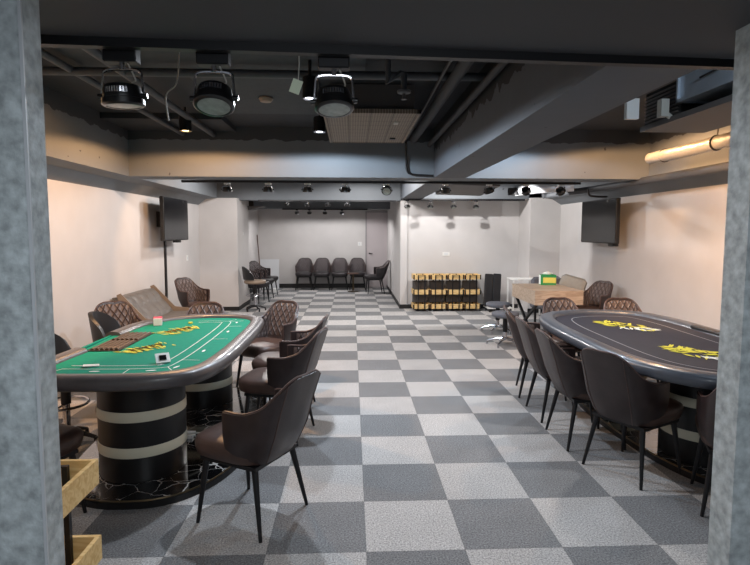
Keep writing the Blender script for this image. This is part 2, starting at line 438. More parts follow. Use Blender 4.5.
def make_chair(name, label, group, quilt='quilt', lea='leather', sl='seatl'):
    root = empty(name, label=label, cat='chair', group=group)
    L = len(CUR); NV = 10
    mb = MB(); ins = [[shell_pt(i, j/NV, .030) for i in range(L)] for j in range(NV+1)]
    outs = [[shell_pt(i, j/NV, 0) for i in range(L)] for j in range(NV+1)]
    o = 0; vs = [p for r in outs for p in r] + [p for r in ins for p in r]; K = L*(NV+1); fs = []
    for j in range(NV):
        for i in range(L-1):
            a = j*L+i
            fs.append((a, a+1, a+L+1, a+L)); fs.append((K+a, K+a+L, K+a+L+1, K+a+1))
    for i in range(L-1):
        fs.append((i, K+i, K+i+1, i+1)); a = NV*L+i; fs.append((a, a+1, K+a+1, K+a))
    for j in range(NV):
        for e in (0, L-1):
            a = j*L+e; fs.append((a, a+L, K+a+L, K+a))
    mb.add(vs, fs); mb.build('backrest', M[lea], root, True, 50)
    # piping round the rim
    rim = [shell_pt(0, v/5, .015) for v in range(1, 5)] + [shell_pt(i, 1, .015)+Vector((0, 0, .001)) for i in range(L)] + [shell_pt(L-1, v/5, .015) for v in (4, 3, 2, 1)]
    MB().tube(rim, .0085, 6).build('piping', M['piping'], root, True)
    # two seams down the back
    for i in (L//2-7, L//2+7):
        MB().tube([shell_pt(i, v/8, -.001) for v in range(9)], .0028, 5).build('back_seam', M['piping'], root, True)
    # quilted inner pad
    i0, i1 = 5, L-6; NU = (i1-i0); NQ = 12
    vs = []; uvs = []; us = [0]
    for i in range(i0, i1): us.append(us[-1]+(shell_pt(i+1, .7)-shell_pt(i, .7)).length)
    for j in range(NQ+1):
        v = .26+.70*j/NQ
        for a, i in enumerate(range(i0, i1+1)):
            e = min(1, min(a, NU-a)/2, min(j, NQ-j)/1.5)
            vs.append(shell_pt(i, v, .030+.014*math.sin(e*PI/2))); uvs.append((us[a]-us[-1]/2, vs[-1].z))
    fs = [(j*(NU+1)+i, j*(NU+1)+i+1, (j+1)*(NU+1)+i+1, (j+1)*(NU+1)+i) for j in range(NQ) for i in range(NU)]
    q = MB().add(vs, fs); me = bpy.data.meshes.new('back_pad'); me.from_pydata(q.v, [], q.f); me.materials.append(M[quilt])
    ul = me.uv_layers.new(name='UVMap')
    for lp in me.loops: ul.data[lp.index].uv = uvs[lp.vertex_index]
    for p in me.polygons: p.use_smooth = True
    ob = bpy.data.objects.new('back_pad', me); COL.objects.link(ob); ob.parent = root
    # seat cushion
    def outline(w, d, yc, n=36, e=4.0):
        r = []
        for k in range(n):
            a = 2*PI*k/n; c, s_ = math.cos(a), math.sin(a)
            r.append((w*math.copysign(abs(c)**(2/e), c), yc+d*math.copysign(abs(s_)**(2/e), s_)))
        return r
    rings = []
    for z, k in ((.372, .86), (.385, .95), (.42, .99), (.45, 1.0), (.468, .97), (.478, .90), (.484, .70), (.486, .3)):
        rings.append([Vector((x, y, z)) for x, y in outline(.225*k, .245*k, .045)])
    MB().loft(rings).build('seat', M[sl], root, True, 60)
    MB().bb(-.19, .19, -.17, .21, .352, .374).build('seat_frame', M['pole'], root)
    for sx in (-1, 1):
        for sy in (-1, 1):
            MB().cyl((sx*.165, .02+sy*.165, .36), (sx*.215, sy*.215, 0), .0185, .0095, 12).build('leg', M['pole'], root, True)
    return root

def facing(dx, dy): return math.atan2(dy, dx)-PI/2

CH = []
def chair(x, y, d, label, group, proto):
    o = proto if not proto.get('used') else copy_tree(proto)
    if 'used' in o: del o['used']
    proto['used'] = 1
    o.location = (x, y, 0); o.rotation_euler.z = facing(*d); o['label'] = label; o['group'] = group; o['category'] = 'chair'
    CH.append(o); return o
bpy.context.view_layer.update()
P = make_chair('dining_armchair', 'x', 'x')
GL = 'leather armchairs around the green table'; GR = 'leather armchairs around the black table'
chair(-.56, 2.94, (-.88, .48), 'dark brown leather armchair nearest the camera, beside the green card table', GL, P)
chair(-.575, 4.14, (-.97, .22), 'brown leather armchair directly behind the nearest one along the green table', GL, P)
chair(-.59, 4.74, (-.99, .1), 'brown leather armchair third from the camera along the green table', GL, P)
chair(-.88, 5.42, (-.5, -.87), 'armchair showing its whole diamond quilted back at the green table far right corner', GL, P)
chair(-1.52, 5.26, (.0, -1), 'armchair tucked behind the far end of the green table, only its quilted back top showing', GL, P)
chair(-2.34, 5.42, (.55, -.83), 'quilted armchair by the left wall at the far left corner of the green table', GL, P)
chair(-2.42, 8.45, (.85, -.5), 'dark quilted armchair beside the grey tufted sofa, under the left television', GL, P)
chair(-1.80, 2.86, (.35, .93), 'dark armchair seat partly hidden by the left cement jamb', GL, P)
chair(1.883, 3.407, (.885, .466), 'large brown leather armchair seen from behind, nearest whole chair at the black table', GR, P)
chair(1.79, 3.93, (1, .0), 'brown leather armchair, second from the right in the row along the black table', GR, P)
chair(1.81, 4.50, (1, -.03), 'brown leather armchair, second from the far left of the row along the black table', GR, P)
chair(1.87, 5.12, (.97, -.24), 'farthest left brown armchair in the row along the black table', GR, P)
chair(2.26, 2.90, (.45, .9), 'brown leather armchair cut off by the right cement jamb', GR, P)
chair(2.33, 5.55, (-.02, -1), 'quilted armchair behind the far end of the black table, in front of the oak desk', GR, P)
chair(2.98, 5.50, (-.12, -.99), 'quilted armchair behind the black table, its back top showing before the peach wall', GR, P)
chair(3.40, 4.55, (-.95, -.3), 'quilted armchair back peeking beside the right jamb, beyond the black table', GR, P)
chair(3.52, 7.75, (-.9, -.45), 'dark quilted armchair standing at the right end of the oak desk', GR, P)
P2 = make_chair('side_armchair', 'x', 'x', 'quiltdark', 'leatherdark', 'leatherdark')
GB = 'dark quilted armchairs in the back of the room'
for k, (x, w) in enumerate(((-1.32, 'leftmost, beside the leaning white board'), (-.83, 'second from the left'), (-.34, 'third from the left'), (.15, 'rightmost, behind the small round table'))):
    chair(x, 14.66, (0, -1), 'dark quilted armchair on the back wall, ' + w, GB, P2)
chair(.60, 13.75, (-.97, -.1), 'single dark armchair in front of the back door, facing left', GB, P2)
for k, (y, w) in enumerate(((11.95, 'nearest to the column'), (12.65, 'middle one'), (13.35, 'farthest from the column'))):
    chair(-2.16, y, (.92, -.38), 'dark armchair of the cluster behind the left column, ' + w, GB, P2)
for p in (P, P2):
    if 'used' in p: del p['used']

# ------------------------------------------------------------------ bar stools with curved black back
def make_stool(name, seatz, back=True, seatm='black', r=.20, low=False, br=.20):
    root = empty(name)
    rings = [(r*.8, seatz-.07), (r*.97, seatz-.055), (r, seatz-.02), (r*.95, seatz), (r*.6, seatz+.008), (0.01, seatz+.01)]
    MB().lathe(rings, 28).build('seat', M[seatm], root, True, 60)
    if back:
        vs = []; n = 18
        for off in (0, .035):
            for j in range(7):
                for i in range(n+1):
                    a = math.radians(-90-80+160*i/n); w = math.cos((i/n-.5)*PI)
                    rr = r+.01+.03*(j/6)-off
                    zt = .06+.20*max(0, w)**.55
                    vs.append((rr*math.cos(a), rr*math.sin(a), seatz+.02+zt*(j/6)))
        K = 7*(n+1); fs = []
        for j in range(6):
            for i in range(n):
                a = j*(n+1)+i; fs += [(a, a+1, a+n+2, a+n+1), (K+a, K+a+n+1, K+a+n+2, K+a+1)]
        for i in range(n):
            fs.append((i, K+i, K+i+1, i+1)); a = 6*(n+1)+i; fs.append((a, a+1, K+a+1, K+a))
        for j in range(6):
            for e in (0, n): a = j*(n+1)+e; fs.append((a, a+n+1, K+a+n+1, K+a))
        MB().add(vs, fs).build('backrest', M['black'], root, True, 60)
    MB().cyl((0, 0, .09), (0, 0, seatz-.06), .026, n=16).build('pole', M['chrome'], root, True)
    MB().cyl((0, 0, seatz-.28), (0, 0, seatz-.07), .034, n=16).build('gas_lift', M['pole'], root, True)
    if not low:
        pts = [(.17*math.cos(a), .17*math.sin(a)-.02, .32) for a in [2*PI*k/24 for k in range(24)]]
        fr_ = MB().tube(pts, .010, 8, closed=True); fr_.cyl((0, 0, .32), (.16, -.02, .32), .008)
        fr_.build('footrest', M['chrome'], root, True)
    for k in range(5):
        a = 2*PI*k/5+.3
        c = (math.cos(a), math.sin(a))
        MB().tube([(0, 0, .10), (c[0]*br*.5, c[1]*br*.5, .09), (c[0]*br, c[1]*br, .055)], .02, 8, rs=[.026, .02, .013]).cyl((c[0]*br, c[1]*br, 0), (c[0]*br, c[1]*br, .055), .018, .014, 10).build('leg', M['chrome' if low else 'pole'], root, True)
    return root
s1 = make_stool('bar_stool', .60); tag(s1, 'black dealer stool with chrome post at the near left side of the green table', 'stool', 'black stools on the dealer side')
s1.location = (-2.13, 3.97, 0); s1.rotation_euler.z = facing(1, .1)
s2 = copy_tree(s1); s2.location = (-2.11, 4.85, 0); s2['label'] = 'black dealer stool in front of the quilted chair by the left wall'
s3 = make_stool('bar_stool', .62, seatm='greytrim', r=.22); tag(s3, 'bar stool with black curved back and beige seat behind the left column', 'stool')
s3.location = (-1.95, 10.75, 0); s3.rotation_euler.z = facing(.75, .2)
s4 = make_stool('swivel_stool', .47, back=False, seatm='greyblue', r=.19, low=True, br=.25)
tag(s4, 'low grey swivel stool with chrome star base, nearer one beside the oak desk', 'stool', 'low grey stools'); s4.location = (2.16, 7.35, 0)
s5 = copy_tree(s4); s5.location = (2.33, 8.35, 0); s5['label'] = 'low grey swivel stool with chrome star base, farther one near the white table'

# ------------------------------------------------------------------ poker tables
def chaikin(pts, n=3, closed=True):
    P_ = [Vector(p) for p in pts]
    for _ in range(n):
        Q = []; L = len(P_)
        rng = range(L) if closed else range(L-1)
        if not closed: Q.append(P_[0])
        for i in rng:
            a, b = P_[i], P_[(i+1) % L]; Q += [a*.75+b*.25, a*.25+b*.75]
        if not closed: Q.append(P_[-1])
        P_ = Q
    return P_
def offset(pts, d, closed=True):
    out = []; L = len(pts)
    for i in range(L):
        a = pts[i-1] if (closed or i > 0) else pts[i]; b = pts[(i+1) % L] if (closed or i < L-1) else pts[i]
        t = (b-a); t = Vector((t.x, t.y, 0)).normalized(); out.append(pts[i]+Vector((-t.y, t.x, 0))*d)
    return out
def ribbon(pts, w, z, closed=False, mb=None):
    mb = mb or MB(); a = offset(pts, w/2, closed); b = offset(pts, -w/2, closed); L = len(pts)
    vs = [Vector((p.x, p.y, z)) for p in a]+[Vector((p.x, p.y, z)) for p in b]
    # thin print with a little body
    vs += [v+Vector((0, 0, -.0006)) for v in vs]
    fs = []
    for i in range(L if closed else L-1):
        j = (i+1) % L; fs += [(i, j, L+j, L+i), (2*L+i, 3*L+i, 3*L+j, 2*L+j)]
    return mb.add(vs, fs)
def rail_mesh(path, closed, W=.155, zt=.80, zb=.705):
    """path = outer line counter-clockwise; section rounded"""
    sec = []
    for k in range(16):
        a = 2*PI*k/16; c, s_ = math.cos(a), math.sin(a); e = .72
        sec.append((W/2-W/2*math.copysign(abs(c)**e, c), (zt+zb)/2+(zt-zb)/2*math.copysign(abs(s_)**e, s_)))
    rings = []; L = len(path)
    for i in range(L):
        a = path[i-1] if (closed or i > 0) else path[i]; b = path[(i+1) % L] if (closed or i < L-1) else path[i]
        t = (b-a).normalized(); n = Vector((-t.y, t.x, 0))
        rings.append([path[i]+n*u+Vector((0, 0, z)) for u, z in sec])
    if closed: rings.append(rings[0])
    return MB().loft(rings, not closed)

def emblem(root, x, y, rot, s, kind):
    e = MB(); random.seed(int(x*100))
    R = Matrix.Translation((x, y, .7655)) @ Matrix.Rotation(rot, 4, 'Z'); R = R @ Matrix.Scale(1.75 if kind == 'crown' else 1.3, 4, (0, 1, 0)); e.m = R
    if kind == 'crown':
        for i in range(64):
            u = random.uniform(-1, 1); th = PI/2-u*.75+random.uniform(-.25, .25); ln = random.uniform(.035, .075)*s*(1 if i % 3 else -.7); w = .007*s
            d = (math.cos(th), math.sin(th)); p = (-d[1], d[0]); bx, by = u*.19*s, random.uniform(-.045, .02)*s; z = i*.00003
            e.add([(bx, by, z), (bx+d[0]*ln*.5+p[0]*w, by+d[1]*ln*.5+p[1]*w, z), (bx+d[0]*ln, by+d[1]*ln, z), (bx+d[0]*ln*.5-p[0]*w, by+d[1]*ln*.5-p[1]*w, z)], [(0, 1, 2, 3)])
        o = e.build('logo', M['yellow'], root)
        t = MB(); t.m = R @ Matrix.Translation((0, 0, .0015))
        xx = -.13*s
        for i in range(5):
            t.tube([(xx, -.03*s, 0), (xx+.012*s, .03*s, 0), (xx+.03*s, .0, 0), (xx+.044*s, .03*s, 0)], .004*s, 5); xx += .058*s
        t.build('lettering', M['redbrown'], o)
    else:
        for i in range(60):
            a = random.uniform(-1, 1); u = a*.24*s; v = random.uniform(-.10, .10)*s*(1-.6*abs(a))
            th = random.uniform(-.7, .7)+(.5 if v > 0 else -.5)*(1 if a > 0 else -1); ln = random.uniform(.03, .055)*s; w = .011*s
            d = (math.cos(th), math.sin(th)); p = (-d[1], d[0]); z = i*.00004
            e.add([(u-d[0]*ln, v-d[1]*ln, z), (u+p[0]*w, v+p[1]*w, z), (u+d[0]*ln, v+d[1]*ln, z), (u-p[0]*w, v-p[1]*w, z)], [(0, 1, 2, 3)], 1 if (a*.6+v*3/s*(-1)) > .28 and i % 3 else 0)
        e.build('logo', [M['yellow'], M['white']], root)

def pedestal(root, x, y, r=.268):
    o = MB().lathe([(r*.99, .05), (r, .06), (r, .70), (r*.98, .705)], 48, (x, y, 0)).build('pedestal', M['pedestal'], root, True, 30)
    for z in (.24, .465):
        MB().lathe([(r+.003, z-.032), (r+.004, z-.03), (r+.004, z+.03), (r+.003, z+.032)], 48, (x, y, 0)).build('band', M['band'], o, True, 30)
def plinth(root, cx, cy, hw, hl):
    pts = []
    for k in range(64):
        a = 2*PI*k/64; c, s_ = math.cos(a), math.sin(a)
        pts.append((cx+hw*math.copysign(abs(c)**.8, c), cy+hl*math.copysign(abs(s_)**.8, s_)))
    o = MB().prism(pts, 0, .05).build('plinth', M['marble'], root)
    MB().tube([(x, y, .047) for x, y in pts], .006, 6, closed=True).build('edge_trim', M['brass'], o, True)
    MB().loft([[Vector((cx+(x-cx)*k, cy+(y-cy)*k, z)) for x, y in pts] for z, k in ((0, 1.004), (.040, 1.004))]).build('plinth_skirt', M['pedestal'], o)

# ---- green table
T1 = empty('card_table', (0, 0, 0)); tag(T1, 'green felt card table with padded grey rail and banded round pedestals on black marble', 'table')
outer = [(-1.96, 3.74), (-1.99, 3.35), (-1.99, 2.98), (-1.55, 2.95), (-1.3, 2.95), (-1.08, 2.975), (-.86, 3.12), (-.80, 3.50), (-.79, 4.2), (-.80, 4.78), (-.84, 5.10), (-1.05, 5.28), (-1.45, 5.31), (-1.78, 5.16), (-1.97, 4.82), (-1.985, 4.32)]
path = chaikin([(x, y, 0) for x, y in outer], 3, False)
rail_mesh(path, False, .125, .793, .700).build('rail', M['rail'], T1, True, 70)
for (x, y) in (outer[0], outer[-1]): pass
inner = offset(path, .062, False)
body = [(p.x, p.y) for p in inner]
MB().prism(body, .715, .762).build('playing_surface', M['felt'], T1)
MB().prism([(p.x, p.y) for p in offset(path, .10, False)], .69, .714).build('table_underside', M['pedestal'], T1)
MB().bb(-1.955, -1.935, 3.72, 4.34, .70, .765, b=.005).build('dealer_edge', M['felt'], T1)
tr = MB(); tr.bb(-1.86, -1.63, 3.74, 4.42, .7625, .7665); o = tr.build('chip_tray', M['pole'], T1)
t2 = MB()
for (a, b) in ((3.76, 4.08), (4.10, 4.40)):
    t2.bb(-1.845, -1.645, a, b, .7665, .7672)
    for k in range(6): t2.cyl((-1.83+k*.034, a+.01, .7665), (-1.83+k*.034, b-.01, .7665), .013, n=8)
t2.build('tray_liner', M['tray'], o)
# printed lines
ln = MB()
inn = offset(path, .30, False); n0 = len(inn)
seg = inn[int(n0*.17):int(n0*.80)]
ribbon(seg, .006, .7635, False, ln)
seg2 = offset(path, .38, False)[int(n0*.17):int(n0*.80)]; ribbon(seg2, .006, .7635, False, ln)
for f in (.17, .27, .37, .46, .525, .59, .65, .71):
    i = int(n0*f); a = offset(path, .18, False)[i]; b = inn[i]
    ribbon([a, b], .005, .7635, False, ln)
ln.build('printed_lines', M['white'], T1)
for f in (.22, .32, .415, .49, .555, .62):
    i = int(n0*f); a = offset(path, .245, False)[i]; t = (path[i+1]-path[i-1]).normalized()
    q = Vector((a.x, a.y, .7642)); u = t*.035; v = Vector((-t.y, t.x, 0))*.010
    MB().add([q-u, q+v-u*.3, q+v+u*.5, q+u, q-v+u*.4, q-v-u*.6], [(0, 1, 2, 3, 4, 5)]).build('seat_mark', M['white'], T1)
emblem(T1, -1.47, 3.83, math.radians(60), .95, 'crown')
emblem(T1, -1.46, 4.52, math.radians(60), .95, 'crown')
pedestal(T1, -1.38, 3.49); pedestal(T1, -1.38, 4.87)
plinth(T1, -1.32, 4.14, .59, 1.13)

# ---- black table
T2 = empty('poker_table', (0, 0, 0)); tag(T2, 'black felt poker table with slate padded rail and yellow emblems, on the right', 'table')
outer = [(1.80, 3.10), (2.05, 2.80), (2.5, 2.70), (2.90, 2.85), (3.06, 3.3), (3.08, 4.2), (3.10, 4.85), (2.98, 5.32), (2.6, 5.47), (2.2, 5.44), (1.86, 5.22), (1.73, 4.75), (1.715, 4.0), (1.72, 3.45)]
path = chaikin([(x, y, 0) for x, y in outer], 3, True)
rail_mesh(path, True, .150, .795, .700).build('rail', M['railr'], T2, True, 70)
inner = offset(path, .08, True)
MB().prism([(p.x, p.y) for p in inner], .715, .762).build('playing_surface', M['feltk'], T2)
MB().prism([(p.x, p.y) for p in offset(path, .11, True)], .69, .714).build('table_underside', M['pedestal'], T2)
ribbon(offset(path, .30, True), .010, .7640, True).build('printed_line', M['greyline'], T2)
emblem(T2, 2.44, 4.60, math.radians(-62), 1.15, 'leaf')
emblem(T2, 2.42, 3.50, math.radians(-62), 1.15, 'leaf')
pedestal(T2, 2.46, 3.55); pedestal(T2, 2.46, 4.80)
plinth(T2, 2.47, 4.17, .40, 1.12)
tp = MB().bb(2.93, 2.99, 3.95, 4.45, .765, .800, b=.01).build('rail_armrest', M['black'], T2)

pc = empty('power_cable', (0, 0, 0)); tag(pc, 'pale cable looping between the two pedestals of the green table', 'cable')
MB().tube(catmull([(-1.14, 3.64, .20), (-1.02, 3.74, .17), (-.97, 3.84, .10), (-1.06, 3.92, .058), (-1.22, 3.98, .056)], 6), .006, 6).build('cord', M['cable'], pc, True)
MB().bb(-1.27, -1.20, 3.93, 4.03, .05, .075).build('plug_block', M['plastic'], pc)
# small things on the green table
d1 = empty('card_holder', (-1.21, 3.40, .764), .5); tag(d1, 'small white card holder with a dark square window on the near green felt', 'card holder')
MB().box((0, 0, .028), (.085, .075, .012), rx=.7).build('frame', M['plastic'], d1)
MB().box((0, -.008, .034), (.042, .036, .006), rx=.7).build('window', M['screen'], d1)
d2 = empty('card_box', (-1.74, 4.80, .764), .3); tag(d2, 'pink and white card box at the far left of the green felt', 'box')
MB().bb(-.035, .035, -.045, .045, 0, .06).build('box_body', M['plastic'], d2); MB().bb(-.036, .036, -.02, .046, .035, .066).build('lid', M['pink'], d2)
tag(MB().lathe([(.02, 0), (.02, .012)], 20, (-1.47, 4.86, .764)).build('casino_chip', M['yellow'], smooth=True), 'yellow chip lying at the far end of the green felt', 'chip')
c = empty('playing_card', (-1.62, 3.32, .7645), .4); tag(c, 'white folded card lying flat near the front rail of the green table', 'card')
MB().box((0, 0, .004), (.09, .05, .006), ry=.06).build('card_face', M['plastic'], c)

# ------------------------------------------------------------------ crate carts
def make_cart():
    root = empty('crate_cart')
    W, D = .325, .36
    fm = MB()
    for y in (-.196, .13):
        fm.tube([(-.066, y, .04), (-.066, y, .735), (.066, y, .735), (.066, y, .04)], .014, 4)
    for sx in (-.066, .066):
        fm.cyl((sx, -.196, .045), (sx, .13, .045), .013, n=4)
    fm.bb(-.15, .15, -.16, .16, .042, .052)
    fm.build('frame', M['pole'], root)
    for zt in (.13+.02, .44, .75-.01):
        t = MB(); H = .095
        z0, z1 = zt-H, zt
        t.bb(-W/2, W/2, D/2-.016, D/2, z0, z1).bb(-W/2, W/2, -D/2, -D/2+.016, z0, z1)
        t.bb(-W/2, -W/2+.016, -D/2+.016, D/2-.016, z0, z1).bb(W/2-.016, W/2, -D/2+.016, D/2-.016, z0, z1)
        t.bb(-W/2+.01, W/2-.01, -D/2+.01, D/2-.01, z0, z0+.01)
        o = t.build('crate', M['pinex'], root)
        MB().cyl((.04, D/2-.0175, zt-.045), (.04, D/2-.015, zt-.045), .008, n=10).cyl((-.1, D/2-.0175, zt-.045), (-.1, D/2-.015, zt-.045), .008, n=10).build('bolt', M['pole'], o)
        for sx in (-.152, .152): MB().bb(sx-.012, sx+.012, -D/2-.006, -D/2, z0, z1).build('corner_strip', M['pole'], o)
    MB().bb(-.15, .15, .06, .12, .155, .60).build('stored_panel', M['unit'], root)
    for sx in (-.12, .12):
        for y in (-.13, .13):
            MB().cyl((sx-.009, y, .022), (sx+.009, y, .022), .022, n=14).bb(sx-.012, sx+.012, y-.012, y+.012, .03, .085).build('caster', M['chrome'], root, True)
    return root
cart = make_cart(); GC = 'wooden crate carts against the projecting wall'
wd = ['leftmost', 'second from the left', 'second from the right', 'rightmost']
for k in range(4):
    o = cart if k == 0 else copy_tree(cart)
    o.location = (1.385+k*.345, 10.70, 0); tag(o, 'black cart of three pine crates against the white wall, %s of four' % wd[k], 'cart', GC)
o = copy_tree(cart)
for ch in list(o.children):
    if ch.name.startswith('stored_panel'): bpy.data.objects.remove(ch)
o.location = (-1.126, 1.82, 0); tag(o, 'pine crate cart right behind the left cement jamb, bottom left corner', 'cart', None)
del o['group']

# ------------------------------------------------------------------ back area items
fb = empty('folded_table', (2.76, 10.62, 0)); tag(fb, 'black folded tabletop standing upright beside the crate carts', 'folded table', 'black folded tabletops on the low trolley')
MB().box((0, 0, .42), (.165, .05, .66), rx=-.12, ry=.06, b=.015).build('top_panel', M['black'], fb); MB().box((0, .07, .36), (.025, .02, .55), rx=-.12).build('folded_leg', M['pole'], fb)
f2 = copy_tree(fb); f2.location = (2.94, 10.66, 0); f2['label'] = 'black folded tabletop nearer to the white frame table'
tl = empty('trolley', (2.90, 10.55, 0)); tag(tl, 'low white metal trolley under the black folded tabletops', 'trolley')
MB().bb(-.2, .3, -.18, .2, .068, .088).build('deck', M['plastic'], tl)
for x in (-.16, .26):
    for y in (-.14, .16): MB().cyl((x-.01, y, .033), (x+.01, y, .033), .033, n=14).build('caster', M['pole'], tl, True)
wt = empty('side_table', (3.1, 9.9, 0)); tag(wt, 'white metal frame table between the folded tabletops and the right column', 'table')
MB().bb(-.12, .55, -.2, .2, .70, .72).build('tabletop', M['plastic'], wt)
for x in (-.1, .53):
    for y in (-.18, .18): MB().bb(x-.012, x+.012, y-.012, y+.012, 0, .70).build('leg', M['plastic'], wt)
# oak desk
dk = empty('desk', (2.83, 7.68, 0)); tag(dk, 'thick oak topped desk with black crossed legs right of the stools', 'desk')
MB().bb(-.32, .36, -.52, .52, .59, .78, b=.004).build('desk_body', M['oak'], dk)
MB().bb(-.325, .365, -.525, .525, .775, .79).build('desktop', M['oak'], dk)
for sx in (-.27, .31):
    for s_ in (-1, 1):
        MB().cyl((sx, s_*.46, .03), (sx, -s_*.44, .585), .024, n=4).build('leg', M['pole'], dk)
    MB().bb(sx-.03, sx+.03, -.49, .49, 0, .035).build('foot_rail', M['pole'], dk)
tb = empty('tissue_box', (3.0, 8.02, .79), -.12); tag(tb, 'green and yellow tissue box on the oak desk', 'tissue box')
MB().bb(-.115, .115, -.06, .06, 0, .155).build('carton', M['greentissue'], tb)
MB().bb(-.080, .116, -.0625, -.060, .03, .115).build('front_label', M['yellowtissue'], tb)
MB().bb(-.1165, -.115, -.055, .055, .01, .15).build('side_label', M['tissue'], tb)
ts = MB(); ts.loft([[Vector((.07*k*math.cos(a)*(1+.25*math.sin(3*a)), .03*k*math.sin(a), z)) for a in [2*PI*i/16 for i in range(16)]] for z, k in ((.153, .7), (.17, 1.1), (.185, .8), (.2, .25))])
ts.build('tissue', M['tissue'], tb, True)
# small round table at back
rt = empty('round_table', (.03, 14.12, 0)); tag(rt, 'small round brown pedestal table before the rightmost back wall chairs', 'table')
MB().lathe([(.15, .47), (.16, .475), (.16, .49), (.15, .495)], 24).build('tabletop', M['stick'], rt, True)
MB().cyl((0, 0, .02), (0, 0, .47), .022).build('pole', M['brass'], rt, True); MB().lathe([(.15, 0), (.15, .012), (.03, .03)], 24).build('base', M['brass'], rt, True)
# white board, stick, small box
tag(MB().box((-2.30, 14.93, .41), (.52, .03, .82), rx=-.10).build('whiteboard', M['board']), 'blank white board leaning on the back wall at left', 'board')
tag(MB().cyl((-2.47, 14.6, 0), (-2.60, 14.75, 1.5), .014, n=10).build('wooden_stick', M['stick'], smooth=True), 'long brown stick leaning in the back left corner', 'stick')
tag(MB().box((-2.02, 13.9, .06), (.15, .12, .12), rz=.4, b=.01).build('small_box', M['plastic']), 'small white box on the floor before the white board', 'box')
# grey tufted sofa against left wall
so = empty('tufted_sofa', (-2.70, 7.32, 0)); tag(so, 'grey tufted leather sofa along the left wall', 'sofa'); so.scale.y = .76
bk = MB(); n1, n2 = 34, 12
vs = []
for j in range(n2+1):
    for i in range(n1+1):
        u = i/n1; v = j/n2; y = -.72+1.44*u
        d = .02*(abs(math.sin(u*PI*5))*abs(math.sin(v*PI*2.0)))**.5
        vs.append((.08-.28*v+d, y, .44+.33*v+d*.5))
for j in range(n2+1):
    for i in range(n1+1): u = i/n1; v = j/n2; vs.append((-.04-.28*v, -.72+1.44*u, .40+.36*v))
K = (n1+1)*(n2+1); fs = []
for j in range(n2):
    for i in range(n1):
        a = j*(n1+1)+i; fs += [(a, a+1, a+n1+2, a+n1+1), (K+a, K+a+n1+1, K+a+n1+2, K+a+1)]
for i in range(n1): fs += [(i, K+i, K+i+1, i+1)]; a = n2*(n1+1)+i; fs.append((a, a+1, K+a+1, K+a))
for j in range(n2):
    for e in (0, n1): a = j*(n1+1)+e; fs.append((a, a+n1+1, K+a+n1+1, K+a))
bk.add(vs, fs).build('backrest', M['greyleather'], so, True, 50)
MB().box((.20, 0, .36), (.50, 1.42, .16), b=.04).build('seat', M['greyleather'], so, True)
for s_ in (-1, 1):
    am = MB(); am.loft([[Vector((x, y, z)) for x, z in ((.44, .30), (.44, .46), (.10, .50), (-.20, .82), (-.25, .80), (-.10, .30))] for y in (s_*.725, s_*.745)])
    am.build('side_panel', M['greytrim'], so)
for x in (-.02, .38):
    for y in (-.62, .62): MB().cyl((x, y, .29), (x, y, 0), .02, .014).build('leg', M['pole'], so, True)
for v in (.25, .75):
    for k in range(5): u = k/5+(.1 if v < .5 else .0)+.0; MB().lathe([(.012, 0), (.009, .006)], 10, (.085-.28*v, -.72+1.44*u+.02, .455+.33*v)).build('button', M['greytrim'], so)
# grey lounge chair behind the desk at right
lo = empty('lounge_chair', (3.48, 8.75, 0), .35); tag(lo, 'slate lounge chair by the right wall behind the oak desk', 'lounge chair')
MB().box((0, .30, .62), (.62, .12, .42), rx=-.2, b=.05).build('backrest', M['greyblue'], lo, True)
MB().box((0, -.05, .38), (.60, .58, .16), b=.05).build('seat', M['greyblue'], lo, True)
for s_ in (-1, 1): MB().box((s_*.33, 0, .46), (.08, .62, .30), b=.03).build('armrest', M['greyblue'], lo, True)
for x in (-.26, .26):
    for y in (-.28, .28): MB().cyl((x, y, .31), (x, y, 0), .02).build('leg', M['pole'], lo)
pl_ = MB().box((0, 0, 0), (.40, .12, .38), b=.05).build('cushion', M['greyfab'], None, True, loc=(3.50, 8.30, .72)); pl_.rotation_euler = (-.5, .25, -.5)
tag(pl_, 'pale grey cushion resting on the slate lounge chair', 'cushion')

# ------------------------------------------------------------------ televisions, outlets
def tv(x, y, zc, side, label, w=1.16, h=.665, tilt=.06):
    root = empty('television', (x, y, zc), -PI/2*side, label=label, cat='television')   # local -Y = screen normal... rotated to face the room
    MB().bb(-w/2, w/2, -.03, .03, -h/2, h/2, b=.008).build('tv_housing', M['tvplastic'], root)
    MB().bb(-w/2+.012, w/2-.012, -.034, -.030, -h/2+.018, h/2-.012).build('screen', M['screen'], root)
    MB().bb(-.25, .25, .03, .10, -.2, .2).build('back_cover', M['tvplastic'], root)
    MB().bb(-.12, .12, .10, .105+.14, -.12, .12).build('wall_bracket', M['pole'], root)
    MB().bb(w/2-.34, w/2-.2, .03, .12, -h/2-.04, -h/2+.08).build('cable_box', M['tvplastic'], root)
    MB().cyl((w/2-.27, -.02, h/2-.035), (w/2-.27, -.040, h/2-.035), .02, n=12).build('sensor', M['tvplastic'], root)
    return root
